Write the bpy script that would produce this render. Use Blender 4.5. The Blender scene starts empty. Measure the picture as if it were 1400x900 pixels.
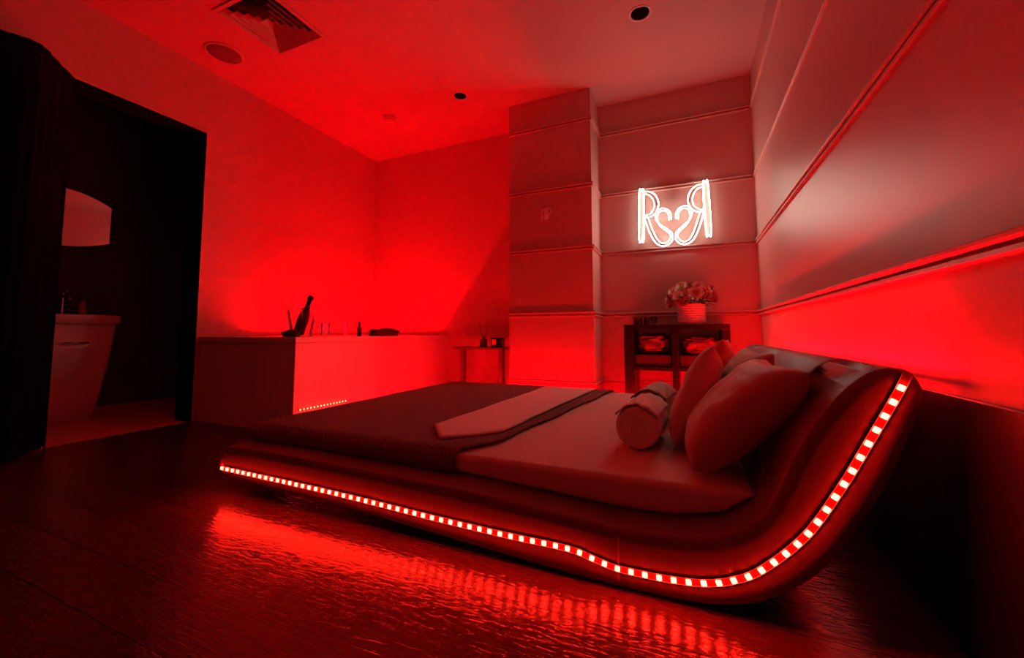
import bpy, bmesh, math, random
from math import sin, cos, pi, radians, sqrt
from mathutils import Vector, Matrix, noise
random.seed(7)
S = bpy.context.scene
COL = S.collection
EYE = 0.626
WL, WR, ZC = -3.246, 0.492, 2.6       # left wall, right wall, ceiling
YB, YA, YP = 3.55, 3.45, 3.12         # back wall, alcove wall, pillar front
XP0, XP1 = -1.378, -0.665             # pillar sides

# ---------------------------------------------------------------- materials
def new_mat(name):
    m = bpy.data.materials.new(name); m.use_nodes = True
    nt = m.node_tree; b = nt.nodes['Principled BSDF']
    return m, nt, b
def set_in(b, **k):
    for n, v in k.items():
        n = n.replace('_', ' ')
        if n in b.inputs:
            b.inputs[n].default_value = v
def mat(name, col, rough=.6, metal=0, bump=0, bscale=60, var=0, trans=0, sheen=0, ior=1.45, spec=None, coat=0):
    m, nt, b = new_mat(name)
    set_in(b, Base_Color=(*col, 1), Roughness=rough, Metallic=metal, IOR=ior)
    if trans: b.inputs['Transmission Weight'].default_value = trans
    if sheen: b.inputs['Sheen Weight'].default_value = sheen
    if spec is not None: b.inputs['Specular IOR Level'].default_value = spec
    if coat: b.inputs['Coat Weight'].default_value = coat
    tc = nt.nodes.new('ShaderNodeTexCoord')
    n = nt.nodes.new('ShaderNodeTexNoise'); n.inputs['Scale'].default_value = bscale; n.inputs['Detail'].default_value = 5
    nt.links.new(tc.outputs['Object'], n.inputs['Vector'])
    if bump:
        bp = nt.nodes.new('ShaderNodeBump'); bp.inputs['Strength'].default_value = bump; bp.inputs['Distance'].default_value = .004
        nt.links.new(n.outputs['Fac'], bp.inputs['Height']); nt.links.new(bp.outputs['Normal'], b.inputs['Normal'])
    if var:
        r = nt.nodes.new('ShaderNodeMapRange'); r.inputs['To Min'].default_value = 1 - var; r.inputs['To Max'].default_value = 1 + var
        mx = nt.nodes.new('ShaderNodeVectorMath'); mx.operation = 'SCALE'; mx.inputs[0].default_value = col
        nt.links.new(n.outputs['Fac'], r.inputs['Value']); nt.links.new(r.outputs['Result'], mx.inputs['Scale'])
        nt.links.new(mx.outputs['Vector'], b.inputs['Base Color'])
    return m
def glow(name, col, strength):
    m, nt, b = new_mat(name)
    set_in(b, Base_Color=(.8, .8, .8, 1), Roughness=.5)
    b.inputs['Emission Color'].default_value = (*col, 1); b.inputs['Emission Strength'].default_value = strength
    return m

K_LED = 175.0
K_TUB = 370.0
K_HEAD = 330.0
K_NEON = 13.0
K_FAR = 260.0
RED = (1, .0006, .004)
M = {}
M['wall'] = mat('wall_paint', (.60, .38, .35), .40, bump=.08, bscale=220)
M['ceiling'] = mat('ceiling_paint', (.60, .38, .36), .7, bump=.1, bscale=160)
M['trim'] = mat('trim_paint', (.60, .38, .35), .42)
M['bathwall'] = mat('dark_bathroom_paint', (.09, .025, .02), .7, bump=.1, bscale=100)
M['tile'] = mat('bathroom_floor_tile', (.85, .55, .35), .35, bump=.05, bscale=12, var=.1)
M['led'] = glow('red_diode', (1, .011, .005), K_LED)
M['led_small'] = glow('red_diode_far', (1, .02, .008), 60)
M['led_far'] = glow('red_strip_far_side', RED, K_FAR)
M['led_head'] = glow('red_strip_headboard', RED, K_HEAD)
M['led_tub'] = glow('red_strip_tub', RED, K_TUB)
M['tubface_fill'] = glow('added_red_fill', RED, 320.0)  # unseen added source that brightens the tub side
M['neon'] = glow('white_neon', (1, .86, .74), K_NEON)
M['neon_side'] = glow('white_neon_side', (1, .88, .70), 38.0)
M['bar'] = glow('green_white_diffuser', (.75, 1, .6), .35)
M['flex'] = mat('neon_flex_back', (.5, .45, .42), .6)
M['strip'] = mat('led_tape', (.22, .02, .02), .25, coat=.6)
M['leather'] = mat('bed_upholstery', (.20, .10, .10), .48, bump=.25, bscale=120, var=.06)
M['sheet'] = mat('bed_sheet', (.78, .60, .52), .85, bump=.2, bscale=90, sheen=.2)
M['blanket'] = mat('dark_blanket', (.20, .13, .12), .9, bump=.3, bscale=200)
M['towel'] = mat('pale_towel', (.95, .80, .76), .95, bump=.5, bscale=420, sheen=.3)
M['pillow_red'] = mat('cushion_cover', (.52, .30, .28), .6, bump=.2, bscale=60, sheen=.3)
M['pillow_tan'] = mat('pillowcase_tan', (.50, .43, .30), .7, bump=.2, bscale=50)
M['satin'] = mat('red_satin', (.75, .12, .10), .28, bump=.15, bscale=20)
M['darkwood'] = mat('espresso_wood', (.016, .007, .007), .35, bump=.15, bscale=40, var=.2)
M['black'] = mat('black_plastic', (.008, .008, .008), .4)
M['curtain'] = mat('black_curtain', (.0015, .001, .0015), 1.0, bump=.3, bscale=90, spec=.1)
M['chrome'] = mat('chrome', (.85, .85, .85), .12, metal=1)
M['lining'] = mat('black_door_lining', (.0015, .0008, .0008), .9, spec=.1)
M['mirror'] = mat('mirror_glass', (.9, .9, .9), .06, metal=1)
M['porcelain'] = mat('porcelain', (.9, .8, .76), .15, coat=.4)
M['acrylic'] = mat('clear_acrylic', (1, 1, 1), .02, trans=1, ior=1.12)
M['bottle'] = mat('dark_bottle_glass', (.10, .015, .015), .1)
M['foil'] = mat('black_foil', (.006, .006, .006), .35)
M['petal_cream'] = mat('cream_petal', (.85, .66, .48), .6)
M['petal_pink'] = mat('pink_petal', (.78, .36, .30), .6)
M['petal_red'] = mat('deep_pink_petal', (.6, .16, .14), .6)
M['leaf'] = mat('dark_leaf', (.02, .035, .015), .6)
M['pot'] = mat('white_ribbed_pot', (.8, .74, .7), .3)
M['cloth_wrap'] = mat('crumpled_wrap', (.2, .08, .075), .3, bump=.5, bscale=30)
M['box'] = mat('dark_box', (.06, .03, .03), .6)
M['darkcloth'] = mat('dark_cloth', (.07, .03, .03), .9, bump=.4, bscale=60)
M['reed'] = mat('reed', (.1, .05, .03), .8)
M['amber'] = mat('diffuser_glass', (.09, .02, .02), .1, coat=.5)
M['lens'] = mat('frosted_lens', (.62, .5, .42), .4)
M['recess'] = mat('dark_recess', (.02, .012, .012), .5)
M['grille'] = mat('grille_enamel', (.60, .40, .38), .5)
M['picture'] = mat('pale_panel', (.8, .5, .5), .4)
M['tub'] = mat('tub_acrylic', (.82, .8, .79), .25)
M['surround'] = mat('tub_surround', (.78, .75, .73), .5)
M['metal_leg'] = mat('dark_metal_leg', (.16, .07, .06), .4)
M['plate'] = mat('pale_enamel', (.92, .88, .85), .3)
M['waffle'] = None

def waffle():
    m, nt, b = new_mat('waffle_blanket')
    set_in(b, Roughness=.9)
    tc = nt.nodes.new('ShaderNodeTexCoord')
    hs = []
    for d in ('X', 'Y'):
        w = nt.nodes.new('ShaderNodeTexWave'); w.bands_direction = d; w.inputs['Scale'].default_value = 20 if d == 'X' else 26
        w.inputs['Distortion'].default_value = .6
        nt.links.new(tc.outputs['Object'], w.inputs['Vector']); hs.append(w)
    mu = nt.nodes.new('ShaderNodeMath'); mu.operation = 'MULTIPLY'
    nt.links.new(hs[0].outputs['Fac'], mu.inputs[0]); nt.links.new(hs[1].outputs['Fac'], mu.inputs[1])
    bp = nt.nodes.new('ShaderNodeBump'); bp.inputs['Strength'].default_value = .8; bp.inputs['Distance'].default_value = .008
    nt.links.new(mu.outputs[0], bp.inputs['Height']); nt.links.new(bp.outputs['Normal'], b.inputs['Normal'])
    cr = nt.nodes.new('ShaderNodeValToRGB'); cr.color_ramp.elements[0].color = (.20, .11, .10, 1); cr.color_ramp.elements[1].color = (.34, .21, .19, 1)
    nt.links.new(mu.outputs[0], cr.inputs['Fac']); nt.links.new(cr.outputs['Color'], b.inputs['Base Color'])
    return m
M['waffle'] = waffle()

def wood_floor():
    m, nt, b = new_mat('dark_plank_floor')
    tc = nt.nodes.new('ShaderNodeTexCoord')
    br = nt.nodes.new('ShaderNodeTexBrick')
    br.inputs['Scale'].default_value = 1; br.inputs['Brick Width'].default_value = 3.2; br.inputs['Row Height'].default_value = .14
    br.inputs['Mortar Size'].default_value = .0016; br.inputs['Mortar Smooth'].default_value = .3
    br.inputs['Color1'].default_value = (.085, .036, .03, 1); br.inputs['Color2'].default_value = (.105, .045, .036, 1); br.inputs['Mortar'].default_value = (.004, .002, .002, 1)
    mp = nt.nodes.new('ShaderNodeMapping'); mp.inputs['Location'].default_value = (.9, .067, 0)
    nt.links.new(tc.outputs['Object'], mp.inputs['Vector']); nt.links.new(mp.outputs['Vector'], br.inputs['Vector'])
    mg = nt.nodes.new('ShaderNodeMapping'); mg.inputs['Scale'].default_value = (9, 34, 1)
    nt.links.new(tc.outputs['Object'], mg.inputs['Vector'])
    n = nt.nodes.new('ShaderNodeTexNoise'); n.inputs['Scale'].default_value = 2.2; n.inputs['Detail'].default_value = 4; n.inputs['Distortion'].default_value = 1.6
    nt.links.new(mg.outputs['Vector'], n.inputs['Vector'])
    mixc = nt.nodes.new('ShaderNodeMix'); mixc.data_type = 'RGBA'; mixc.blend_type = 'MULTIPLY'; mixc.inputs['Factor'].default_value = .5
    cr = nt.nodes.new('ShaderNodeValToRGB'); cr.color_ramp.elements[0].position = .35; cr.color_ramp.elements[0].color = (.35, .3, .3, 1)
    cr.color_ramp.elements[1].color = (1.2, 1.2, 1.2, 1)
    nt.links.new(n.outputs['Fac'], cr.inputs['Fac'])
    nt.links.new(br.outputs['Color'], mixc.inputs['A']); nt.links.new(cr.outputs['Color'], mixc.inputs['B'])
    nt.links.new(mixc.outputs['Result'], b.inputs['Base Color'])
    b.inputs['Roughness'].default_value = .17
    b.inputs['Specular IOR Level'].default_value = .5
    add = nt.nodes.new('ShaderNodeMath'); add.operation = 'MULTIPLY_ADD'; add.inputs[1].default_value = -1.5
    nt.links.new(br.outputs['Fac'], add.inputs[0]); nt.links.new(n.outputs['Fac'], add.inputs[2])
    bp = nt.nodes.new('ShaderNodeBump'); bp.inputs['Strength'].default_value = .32; bp.inputs['Distance'].default_value = .004
    nt.links.new(add.outputs[0], bp.inputs['Height']); nt.links.new(bp.outputs['Normal'], b.inputs['Normal'])
    return m
M['floor'] = wood_floor()

# ---------------------------------------------------------------- helpers
def link(o, parent=None):
    COL.objects.link(o)
    if parent: o.parent = parent
    return o
def mesh_obj(name, bm, m, parent=None, smooth=False, loc=None):
    me = bpy.data.meshes.new(name); bmesh.ops.recalc_face_normals(bm, faces=bm.faces); bm.to_mesh(me); bm.free()
    if smooth:
        me.shade_smooth()
    for k in (m if isinstance(m, list) else [m]): me.materials.append(k)
    o = bpy.data.objects.new(name, me)
    if loc: o.location = loc
    return link(o, parent)
def tag(o, label, cat, group=None):
    o['label'] = label; o['category'] = cat
    if group: o['group'] = group
    return o
def struct(name, bm, m, smooth=False):
    o = mesh_obj(name, bm, m, None, smooth); o['kind'] = 'structure'; return o
def thing(name, label, cat, loc=(0, 0, 0), rotz=0, group=None):
    o = bpy.data.objects.new(name, None); o.empty_display_size = .05
    o.location = loc; o.rotation_euler = (0, 0, rotz); link(o)
    return tag(o, label, cat, group)
def B(): return bmesh.new()
def box(bm, x0, x1, y0, y1, z0, z1, bev=0, seg=2):
    r = bmesh.ops.create_cube(bm, size=1)
    vs = r['verts']
    for v in vs:
        v.co = Vector(((x0 + x1) / 2 + v.co.x * (x1 - x0), (y0 + y1) / 2 + v.co.y * (y1 - y0), (z0 + z1) / 2 + v.co.z * (z1 - z0)))
    if bev:
        es = list({e for v in vs for e in v.link_edges})
        bmesh.ops.bevel(bm, geom=es, offset=bev, segments=seg, affect='EDGES', profile=.5)
    return bm
def lathe(bm, prof, n=24, cx=0, cy=0, cap=True, wob=None):
    rings = []
    for r, z in prof:
        rings.append([bm.verts.new((cx + (r if not wob else r * wob(i / n)) * cos(2 * pi * i / n), cy + (r if not wob else r * wob(i / n)) * sin(2 * pi * i / n), z)) for i in range(n)])
    for a, b in zip(rings, rings[1:]):
        for i in range(n):
            bm.faces.new((a[i], a[(i + 1) % n], b[(i + 1) % n], b[i]))
    if cap:
        bm.faces.new(rings[0][::-1]); bm.faces.new(rings[-1])
    return bm
def tube(bm, pts, r, n=8, closed=False, cap=True):
    pts = [Vector(p) for p in pts]; N = len(pts); rings = []
    up = Vector((0, 0, 1)); prev = None
    for i, p in enumerate(pts):
        if closed: t = (pts[(i + 1) % N] - pts[i - 1]).normalized()
        else: t = (pts[min(i + 1, N - 1)] - pts[max(i - 1, 0)]).normalized()
        if prev is None:
            a = t.cross(up)
            if a.length < .05: a = t.cross(Vector((0, 1, 0)))
            a.normalize()
        else:
            a = (prev - t * prev.dot(t)).normalized()
        prev = a; b = t.cross(a)
        rr = r[i] if isinstance(r, (list, tuple)) else r
        rings.append([bm.verts.new(p + a * rr * cos(2 * pi * k / n) + b * rr * sin(2 * pi * k / n)) for k in range(n)])
    seq = list(zip(rings, rings[1:]))
    if closed: seq.append((rings[-1], rings[0]))
    for a, b in seq:
        for k in range(n): bm.faces.new((a[k], a[(k + 1) % n], b[(k + 1) % n], b[k]))
    if cap and not closed:
        bm.faces.new(rings[0][::-1]); bm.faces.new(rings[-1])
    return bm
def catmull(P, n=8, closed=False):
    P = [Vector(p) for p in P]; out = []; N = len(P)
    rng = range(N if closed else N - 1)
    for i in rng:
        if closed: a, b, c, d = P[i - 1], P[i], P[(i + 1) % N], P[(i + 2) % N]
        else: a, b, c, d = P[max(i - 1, 0)], P[i], P[i + 1], P[min(i + 2, N - 1)]
        for k in range(n):
            t = k / n
            out.append(.5 * ((2 * b) + (-a + c) * t + (2 * a - 5 * b + 4 * c - d) * t * t + (-a + 3 * b - 3 * c + d) * t ** 3))
    if not closed: out.append(P[-1])
    return out
def resample(pts, step):
    out = [pts[0].copy()]; acc = 0
    for a, b in zip(pts, pts[1:]):
        L = (b - a).length
        if L == 0: continue
        d = step - acc
        while d <= L:
            out.append(a + (b - a) * (d / L)); d += step
        acc = L - (d - step)
    return out

# ---------------------------------------------------------------- camera
CAM_YAW, CAM_PITCH, CAM_ROLL = radians(-23.446), radians(4.19), radians(-.096)
F = Vector((sin(CAM_YAW) * cos(CAM_PITCH), cos(CAM_YAW) * cos(CAM_PITCH), sin(CAM_PITCH)))
R0 = Vector((cos(CAM_YAW), -sin(CAM_YAW), 0)); U0 = R0.cross(F)
R2 = cos(CAM_ROLL) * R0 + sin(CAM_ROLL) * U0; U2 = -sin(CAM_ROLL) * R0 + cos(CAM_ROLL) * U0
cam = bpy.data.cameras.new('camera'); cam.sensor_width = 36; cam.lens = 553 / 1400 * 36; cam.shift_y = -35.7 / 1400
cam.clip_start = .02
co = bpy.data.objects.new('camera', cam); COL.objects.link(co)
mw = Matrix((R2, U2, -F)).transposed().to_4x4(); mw.translation = Vector((0, 0, EYE)); co.matrix_world = mw
S.camera = co

# ---------------------------------------------------------------- room shell
YF = -1.6
b = B(); box(b, WL, WR + .2, YF, YB + .1, -.1, 0); struct('floor', b, M['floor'])
# ceiling, with round holes left for the recessed lights
lights_xy = [(-.213, 2.491, .055), (-1.685, 2.806, .05)]
def ceiling():
    bm = B()
    x0, x1, y0, y1 = WL - 1.5, WR + .2, YF - .1, YB + .1
    box(bm, x0, x1, y0, y1, ZC, ZC + .12)
    o = struct('ceiling', bm, M['ceiling'])
    for i, (x, y, r) in enumerate(lights_xy):
        cb = B(); lathe(cb, [(r, ZC - .05), (r, ZC + .09)], 32, x, y)
        c = mesh_obj('cut', cb, M['ceiling']); mod = o.modifiers.new('b', 'BOOLEAN'); mod.operation = 'DIFFERENCE'; mod.object = c; mod.solver = 'EXACT'
        bpy.context.view_layer.update()
        dg = bpy.context.evaluated_depsgraph_get(); me = bpy.data.meshes.new_from_object(o.evaluated_get(dg))
        o.modifiers.clear(); old = o.data; o.data = me; bpy.data.objects.remove(c)
    # square hole for the air diffuser
    cb = B(); box(cb, -2.588, -2.182, 1.437, 1.843, ZC - .05, ZC + .08)
    c = mesh_obj('cut', cb, M['ceiling']); mod = o.modifiers.new('b', 'BOOLEAN'); mod.object = c; mod.solver = 'EXACT'
    bpy.context.view_layer.update()
    dg = bpy.context.evaluated_depsgraph_get(); me = bpy.data.meshes.new_from_object(o.evaluated_get(dg))
    o.modifiers.clear(); o.data = me; bpy.data.objects.remove(c)
    return o
ceiling()
b = B(); box(b, WR, WR + .15, YF, YA, 0, ZC); struct('wall_right', b, M['wall'])
b = B(); box(b, XP1, WR + .15, YA, YB + .1, 0, ZC); struct('wall_alcove', b, M['wall'])
b = B(); box(b, XP0, XP1, YP, YB + .1, 0, ZC, .004); struct('wall_pillar', b, M['wall'])
b = B(); box(b, WL - .2, XP0, YB, YB + .1, 0, ZC); struct('wall_back', b, M['wall'])
b = B(); box(b, WL - .2, WR + .15, YF - .1, YF, 0, ZC); struct('wall_front', b, M['wall'])
DY0, DY1, DZ = 1.052, 1.771, 2.114
LT = .17
b = B(); box(b, WL - LT, WL, YF, DY0, 0, ZC); box(b, WL - LT, WL, DY1, YB, 0, ZC); box(b, WL - LT, WL, DY0, DY1, DZ, ZC)
struct('wall_left', b, M['wall'])
# black door lining
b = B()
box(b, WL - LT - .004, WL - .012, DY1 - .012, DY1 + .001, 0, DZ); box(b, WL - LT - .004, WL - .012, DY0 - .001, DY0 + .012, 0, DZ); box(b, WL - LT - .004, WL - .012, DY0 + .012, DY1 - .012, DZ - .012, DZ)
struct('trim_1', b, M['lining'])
# pale outer edge of the doorway
b = B(); box(b, WL - .012, WL + .004, DY1, DY1 + .014, 0, DZ + .012); box(b, WL - .012, WL + .004, DY0, DY1, DZ, DZ + .012)
struct('trim_2', b, M['trim'])
# bathroom shell
XB = -4.32
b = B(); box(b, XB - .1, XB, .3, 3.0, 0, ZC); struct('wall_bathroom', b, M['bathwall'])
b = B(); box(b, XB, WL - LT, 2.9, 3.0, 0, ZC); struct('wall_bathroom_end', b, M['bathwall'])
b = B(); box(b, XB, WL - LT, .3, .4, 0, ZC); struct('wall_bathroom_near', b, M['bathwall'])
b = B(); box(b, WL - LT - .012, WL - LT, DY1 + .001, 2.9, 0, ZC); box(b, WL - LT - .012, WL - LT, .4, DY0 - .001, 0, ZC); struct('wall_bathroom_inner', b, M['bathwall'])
b = B(); box(b, XB - .1, WL, .3, 3.0, -.1, 0.0); struct('floor_bathroom', b, M['tile'])
b = B(); box(b, XB, XB + .012, .4, 2.9, 0, .045, .003); struct('baseboard_bathroom', b, M['trim'])

b = B(); box(b, WR - .012, WR, YF, YA - .012, .0, .50, .003); struct('trim_90', b, M['black'])  # black panel added to keep the low right wall dark
# moldings: a stepped double rail
PROF = [(0, -.020), (.010, -.020), (.014, -.016), (.013, -.008), (.009, -.0065), (.001, -.0062), (.001, .000), (.011, .0005), (.017, .005), (.018, .011), (.012, .015), (.012, .018), (0, .019)]
def molding(bm, p0, p1, nrm, z, k=1.0, e0=0, e1=0):
    """p0->p1 horizontal run, nrm outward; e0/e1 = mitre length per unit depth"""
    p0 = Vector((*p0, 0)); p1 = Vector((*p1, 0)); n = Vector((*nrm, 0)); d = (p1 - p0).normalized()
    A = [bm.verts.new(p0 - d * (u * k * e0) + n * u * k + Vector((0, 0, z + w * k))) for u, w in PROF]
    Bv = [bm.verts.new(p1 + d * (u * k * e1) + n * u * k + Vector((0, 0, z + w * k))) for u, w in PROF]
    for i in range(len(A) - 1): bm.faces.new((A[i], A[i + 1], Bv[i + 1], Bv[i]))
    bm.faces.new(A); bm.faces.new(Bv[::-1]); bm.faces.new((A[0], Bv[0], Bv[-1], A[-1]))
ti = 3
for z, k in ((.222, 1.0), (.773, 1.15), (1.297, 1.0), (1.80, 1.0), (2.34, 1.0)):
    for run in (((XP0, YP), (XP1, YP), (0, -1), 0, 1), ((XP1, YP), (XP1, YA), (1, 0), 1, -1), ((XP1, YA), (WR, YA), (0, -1), -1, -1), ((WR, YA), (WR, YF), (-1, 0), -1, 0)):
        if run[2] == (-1, 0) and z < .5: continue
        kk = k * (.6 if run[2] == (-1, 0) and z > 1.5 else 1)
        b = B(); molding(b, run[0], run[1], run[2], z, kk, run[3], run[4]); struct('trim_%d' % ti, b, M['trim']); ti += 1
for nm, (x0, x1, y0, y1) in {'baseboard_pillar': (XP0, XP1 + .012, YP - .012, YP), 'baseboard_pillar_side': (XP1, XP1 + .012, YP, YA), 'baseboard_alcove': (XP1 + .012, WR, YA - .012, YA), 'baseboard_back': (-2.25, XP0, YB - .012, YB)}.items():
    b = B(); box(b, x0, x1, y0, y1, 0, .13, .003); struct(nm, b, M['trim'])

# ---------------------------------------------------------------- ceiling fittings
def downlight(x, y, r, label):
    t = thing('recessed_light', label, 'ceiling light', (x, y, ZC), 0)
    bm = B(); lathe(bm, [(r * 1.0, .0), (r * 1.0, -.001), (r * 1.08, -.006), (r * 1.22, -.004), (r * 1.26, 0)], 40, cap=False)
    mesh_obj('trim_ring', bm, M['pot'], t, True)
    bm = B(); lathe(bm, [(r * .99, .0), (r * .97, .03), (r * .86, .07)], 40, cap=False)
    mesh_obj('reflector', bm, M['recess'], t, True)
    bm = B(); lathe(bm, [(r * .86, .088), (r * .86, .072), (r * .62, .070), (r * .60, .058), (r * .2, .052), (.0005, .051)], 32)
    mesh_obj('lamp_lens', bm, M['lens'], t, True)
    return t
downlight(*lights_xy[0], 'bright-rimmed recessed ceiling light above the neon sign')
downlight(*lights_xy[1], 'small dark recessed ceiling light left of the pillar')
t = thing('ceiling_speaker', 'round dark ceiling speaker beside the square air vent', 'speaker', (-2.948, 1.69, ZC))
bm = B(); lathe(bm, [(.118, 0), (.118, -.004), (.113, -.009), (.104, -.009), (.102, -.004)], 48, cap=False); mesh_obj('rim', bm, M['grille'], t, True)
bm = B(); lathe(bm, [(.103, 0), (.102, -.006), (.06, -.0085), (.0005, -.009)], 48); mesh_obj('grille', bm, mat('speaker_mesh', (.22, .16, .16), .8, bump=.9, bscale=500), t, True)
t = thing('smoke_detector', 'round white smoke detector on the ceiling near the back corner', 'smoke detector', (-2.456, 2.845, ZC))
bm = B(); lathe(bm, [(.062, 0), (.062, -.012), (.056, -.022)], 36); mesh_obj('base', bm, M['trim'], t, True)
bm = B(); lathe(bm, [(.046, -.022), (.044, -.031), (.03, -.035), (.001, -.036)], 36); mesh_obj('sensor_cap', bm, M['trim'], t, True)

# air diffuser: concentric sloping louvres
t = thing('air_vent', 'square louvred air diffuser in the ceiling, cut by the top edge', 'air vent', (-2.385, 1.64, ZC))
bm = B()
hs = .228
box(bm, -hs, hs, -hs, -.203, -.008, -.0005, .002); box(bm, -hs, hs, .203, hs, -.008, -.0005, .002); box(bm, -hs, -.203, -.203, .203, -.008, -.0005, .002); box(bm, .203, hs, -.203, .203, -.008, -.0005, .002)
mesh_obj('frame', bm, M['grille'], t)
for j in range(5):
    r1 = .200 - j * .038; r0 = r1 - .027
    bm = B()
    A = [Vector((sx * r1, sy * r1, -.008)) for sx, sy in ((-1, -1), (1, -1), (1, 1), (-1, 1))]
    C = [Vector((sx * r0, sy * r0, .03)) for sx, sy in ((-1, -1), (1, -1), (1, 1), (-1, 1))]
    D = [p + Vector((0, 0, .003)) + Vector((-.002 * (1 if p.x > 0 else -1), -.002 * (1 if p.y > 0 else -1), 0)) for p in A]
    E = [p + Vector((0, 0, .003)) + Vector((-.002 * (1 if p.x > 0 else -1), -.002 * (1 if p.y > 0 else -1), 0)) for p in C]
    vA, vC, vD, vE = [[bm.verts.new(p) for p in L] for L in (A, C, D, E)]
    for i in range(4):
        k = (i + 1) % 4
        for q in ((vA[i], vA[k], vC[k], vC[i]), (vD[k], vD[i], vE[i], vE[k]), (vA[k], vA[i], vD[i], vD[k]), (vC[i], vC[k], vE[k], vE[i])): bm.faces.new(q)
    mesh_obj('louvre', bm, M['grille'], t)
bm = B(); box(bm, -.202, .202, -.202, .202, .055, .06); mesh_obj('duct_backing', bm, M['recess'], t)

# ---------------------------------------------------------------- curtain left of the doorway
path = [(-3.243, 1.06), (-3.16, .985), (-3.085, .92), (-3.025, .868), (-3.012, .82), (-3.03, .77), (-3.05, .72), (-3.04, .62), (-3.05, .5), (-3.09, .4), (-3.17, .33), (-3.24, .3)]
pp = catmull([(x, y, 0) for x, y in path], 8)
bm = B(); cols = []
for i, p in enumerate(pp):
    a = pp[max(i - 1, 0)]; c = pp[min(i + 1, len(pp) - 1)]; d = (c - a).normalized(); n = Vector((-d.y, d.x, 0))
    colv = []
    for j in range(9):
        z = .012 + (DZ - .012) * j / 8
        amp = .012 * (1 - .8 * j / 8) * sin(i * .9) * (0 if i in (0, len(pp) - 1) else 1)
        q = p - n * amp; q = Vector((max(q.x, WL + .002), q.y, z)); colv.append(bm.verts.new(q))
    cols.append(colv)
for a, c in zip(cols, cols[1:]):
    for j in range(8): bm.faces.new((a[j], c[j], c[j + 1], a[j + 1]))
bm.faces.new([c[-1] for c in cols])
t = thing('curtain', 'black curtain gathered against the wall left of the bathroom doorway', 'curtain', (0, 0, 0))
mesh_obj('drape', bm, M['curtain'], t, True)
# ---------------------------------------------------------------- bathroom things
t = thing('pedestal_sink', 'pale pedestal sink seen through the dark doorway', 'sink', (-4.31, 1.37, 0))
def rrect(cx, cy, hx, hy, r, n=6):
    out = []
    for (sx, sy, a0) in ((1, 1, 0), (-1, 1, pi / 2), (-1, -1, pi), (1, -1, 3 * pi / 2)):
        for k in range(n + 1):
            a = a0 + pi / 2 * k / n; out.append((cx + sx * (hx - r) + r * cos(a), cy + sy * (hy - r) + r * sin(a)))
    return out
def loft(bm, rings, capb=True, capt=True):
    vr = [[bm.verts.new(p) for p in r] for r in rings]
    n = len(vr[0])
    for a, c in zip(vr, vr[1:]):
        for i in range(n): bm.faces.new((a[i], a[(i + 1) % n], c[(i + 1) % n], c[i]))
    if capb: bm.faces.new(vr[0][::-1])
    if capt: bm.faces.new(vr[-1])
    return bm
def sec(x0, x1, hy, z, r): return [(x, y, z) for x, y in rrect((x0 + x1) / 2, 0, (x1 - x0) / 2, hy, r)]
bm = B(); loft(bm, [sec(.0, .28, .175, 0, .03), sec(.0, .31, .20, .15, .03), sec(.0, .37, .225, .45, .03), sec(.0, .405, .235, .685, .03)]); mesh_obj('pedestal', bm, M['porcelain'], t, True)
bm = B(); loft(bm, [sec(.0, .405, .238, .686, .03), sec(.0, .43, .252, .70, .03), sec(.0, .43, .252, .752, .03), sec(.002, .425, .247, .758, .03), sec(.09, .385, .205, .757, .05), sec(.11, .37, .18, .70, .05)]); mesh_obj('basin', bm, M['porcelain'], t, True)
bm = B(); tube(bm, [(.435, -.05 , .56), (.435, .07, .56)], .006); tube(bm, [(.38, -.045, .56), (.435, -.045, .56)], .005); tube(bm, [(.38, .065, .56), (.435, .065, .56)], .005); mesh_obj('towel_rail', bm, M['chrome'], t, True)
t = thing('faucet', 'chrome faucet at the back of the pedestal sink', 'faucet', (-4.26, 1.42, .759))
bm = B(); lathe(bm, [(.024, 0), (.024, .01), (.016, .02), (.016, .15), (.018, .165), (.012, .175), (.0005, .176)], 20); mesh_obj('body', bm, M['chrome'], t, True)
bm = B(); tube(bm, catmull([(0, 0, .13), (.05, 0, .15), (.10, 0, .145), (.12, 0, .115)], 5), .010); mesh_obj('spout', bm, M['chrome'], t, True)
bm = B(); tube(bm, [(0, 0, .17), (0, .05, .195)], .006); mesh_obj('lever', bm, M['chrome'], t, True)
t = thing('soap_dispenser', 'pale soap pump bottle right of the faucet on the sink', 'soap dispenser', (-4.265, 1.535, .759))
bm = B(); lathe(bm, [(.024, 0), (.027, .01), (.027, .09), (.014, .11), (.010, .125)], 20); mesh_obj('bottle', bm, M['lens'], t, True)
bm = B(); tube(bm, [(0, 0, .12), (0, 0, .155)], .004); tube(bm, [(0, 0, .155), (.035, 0, .150)], .006); mesh_obj('pump', bm, M['chrome'], t, True)
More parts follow.
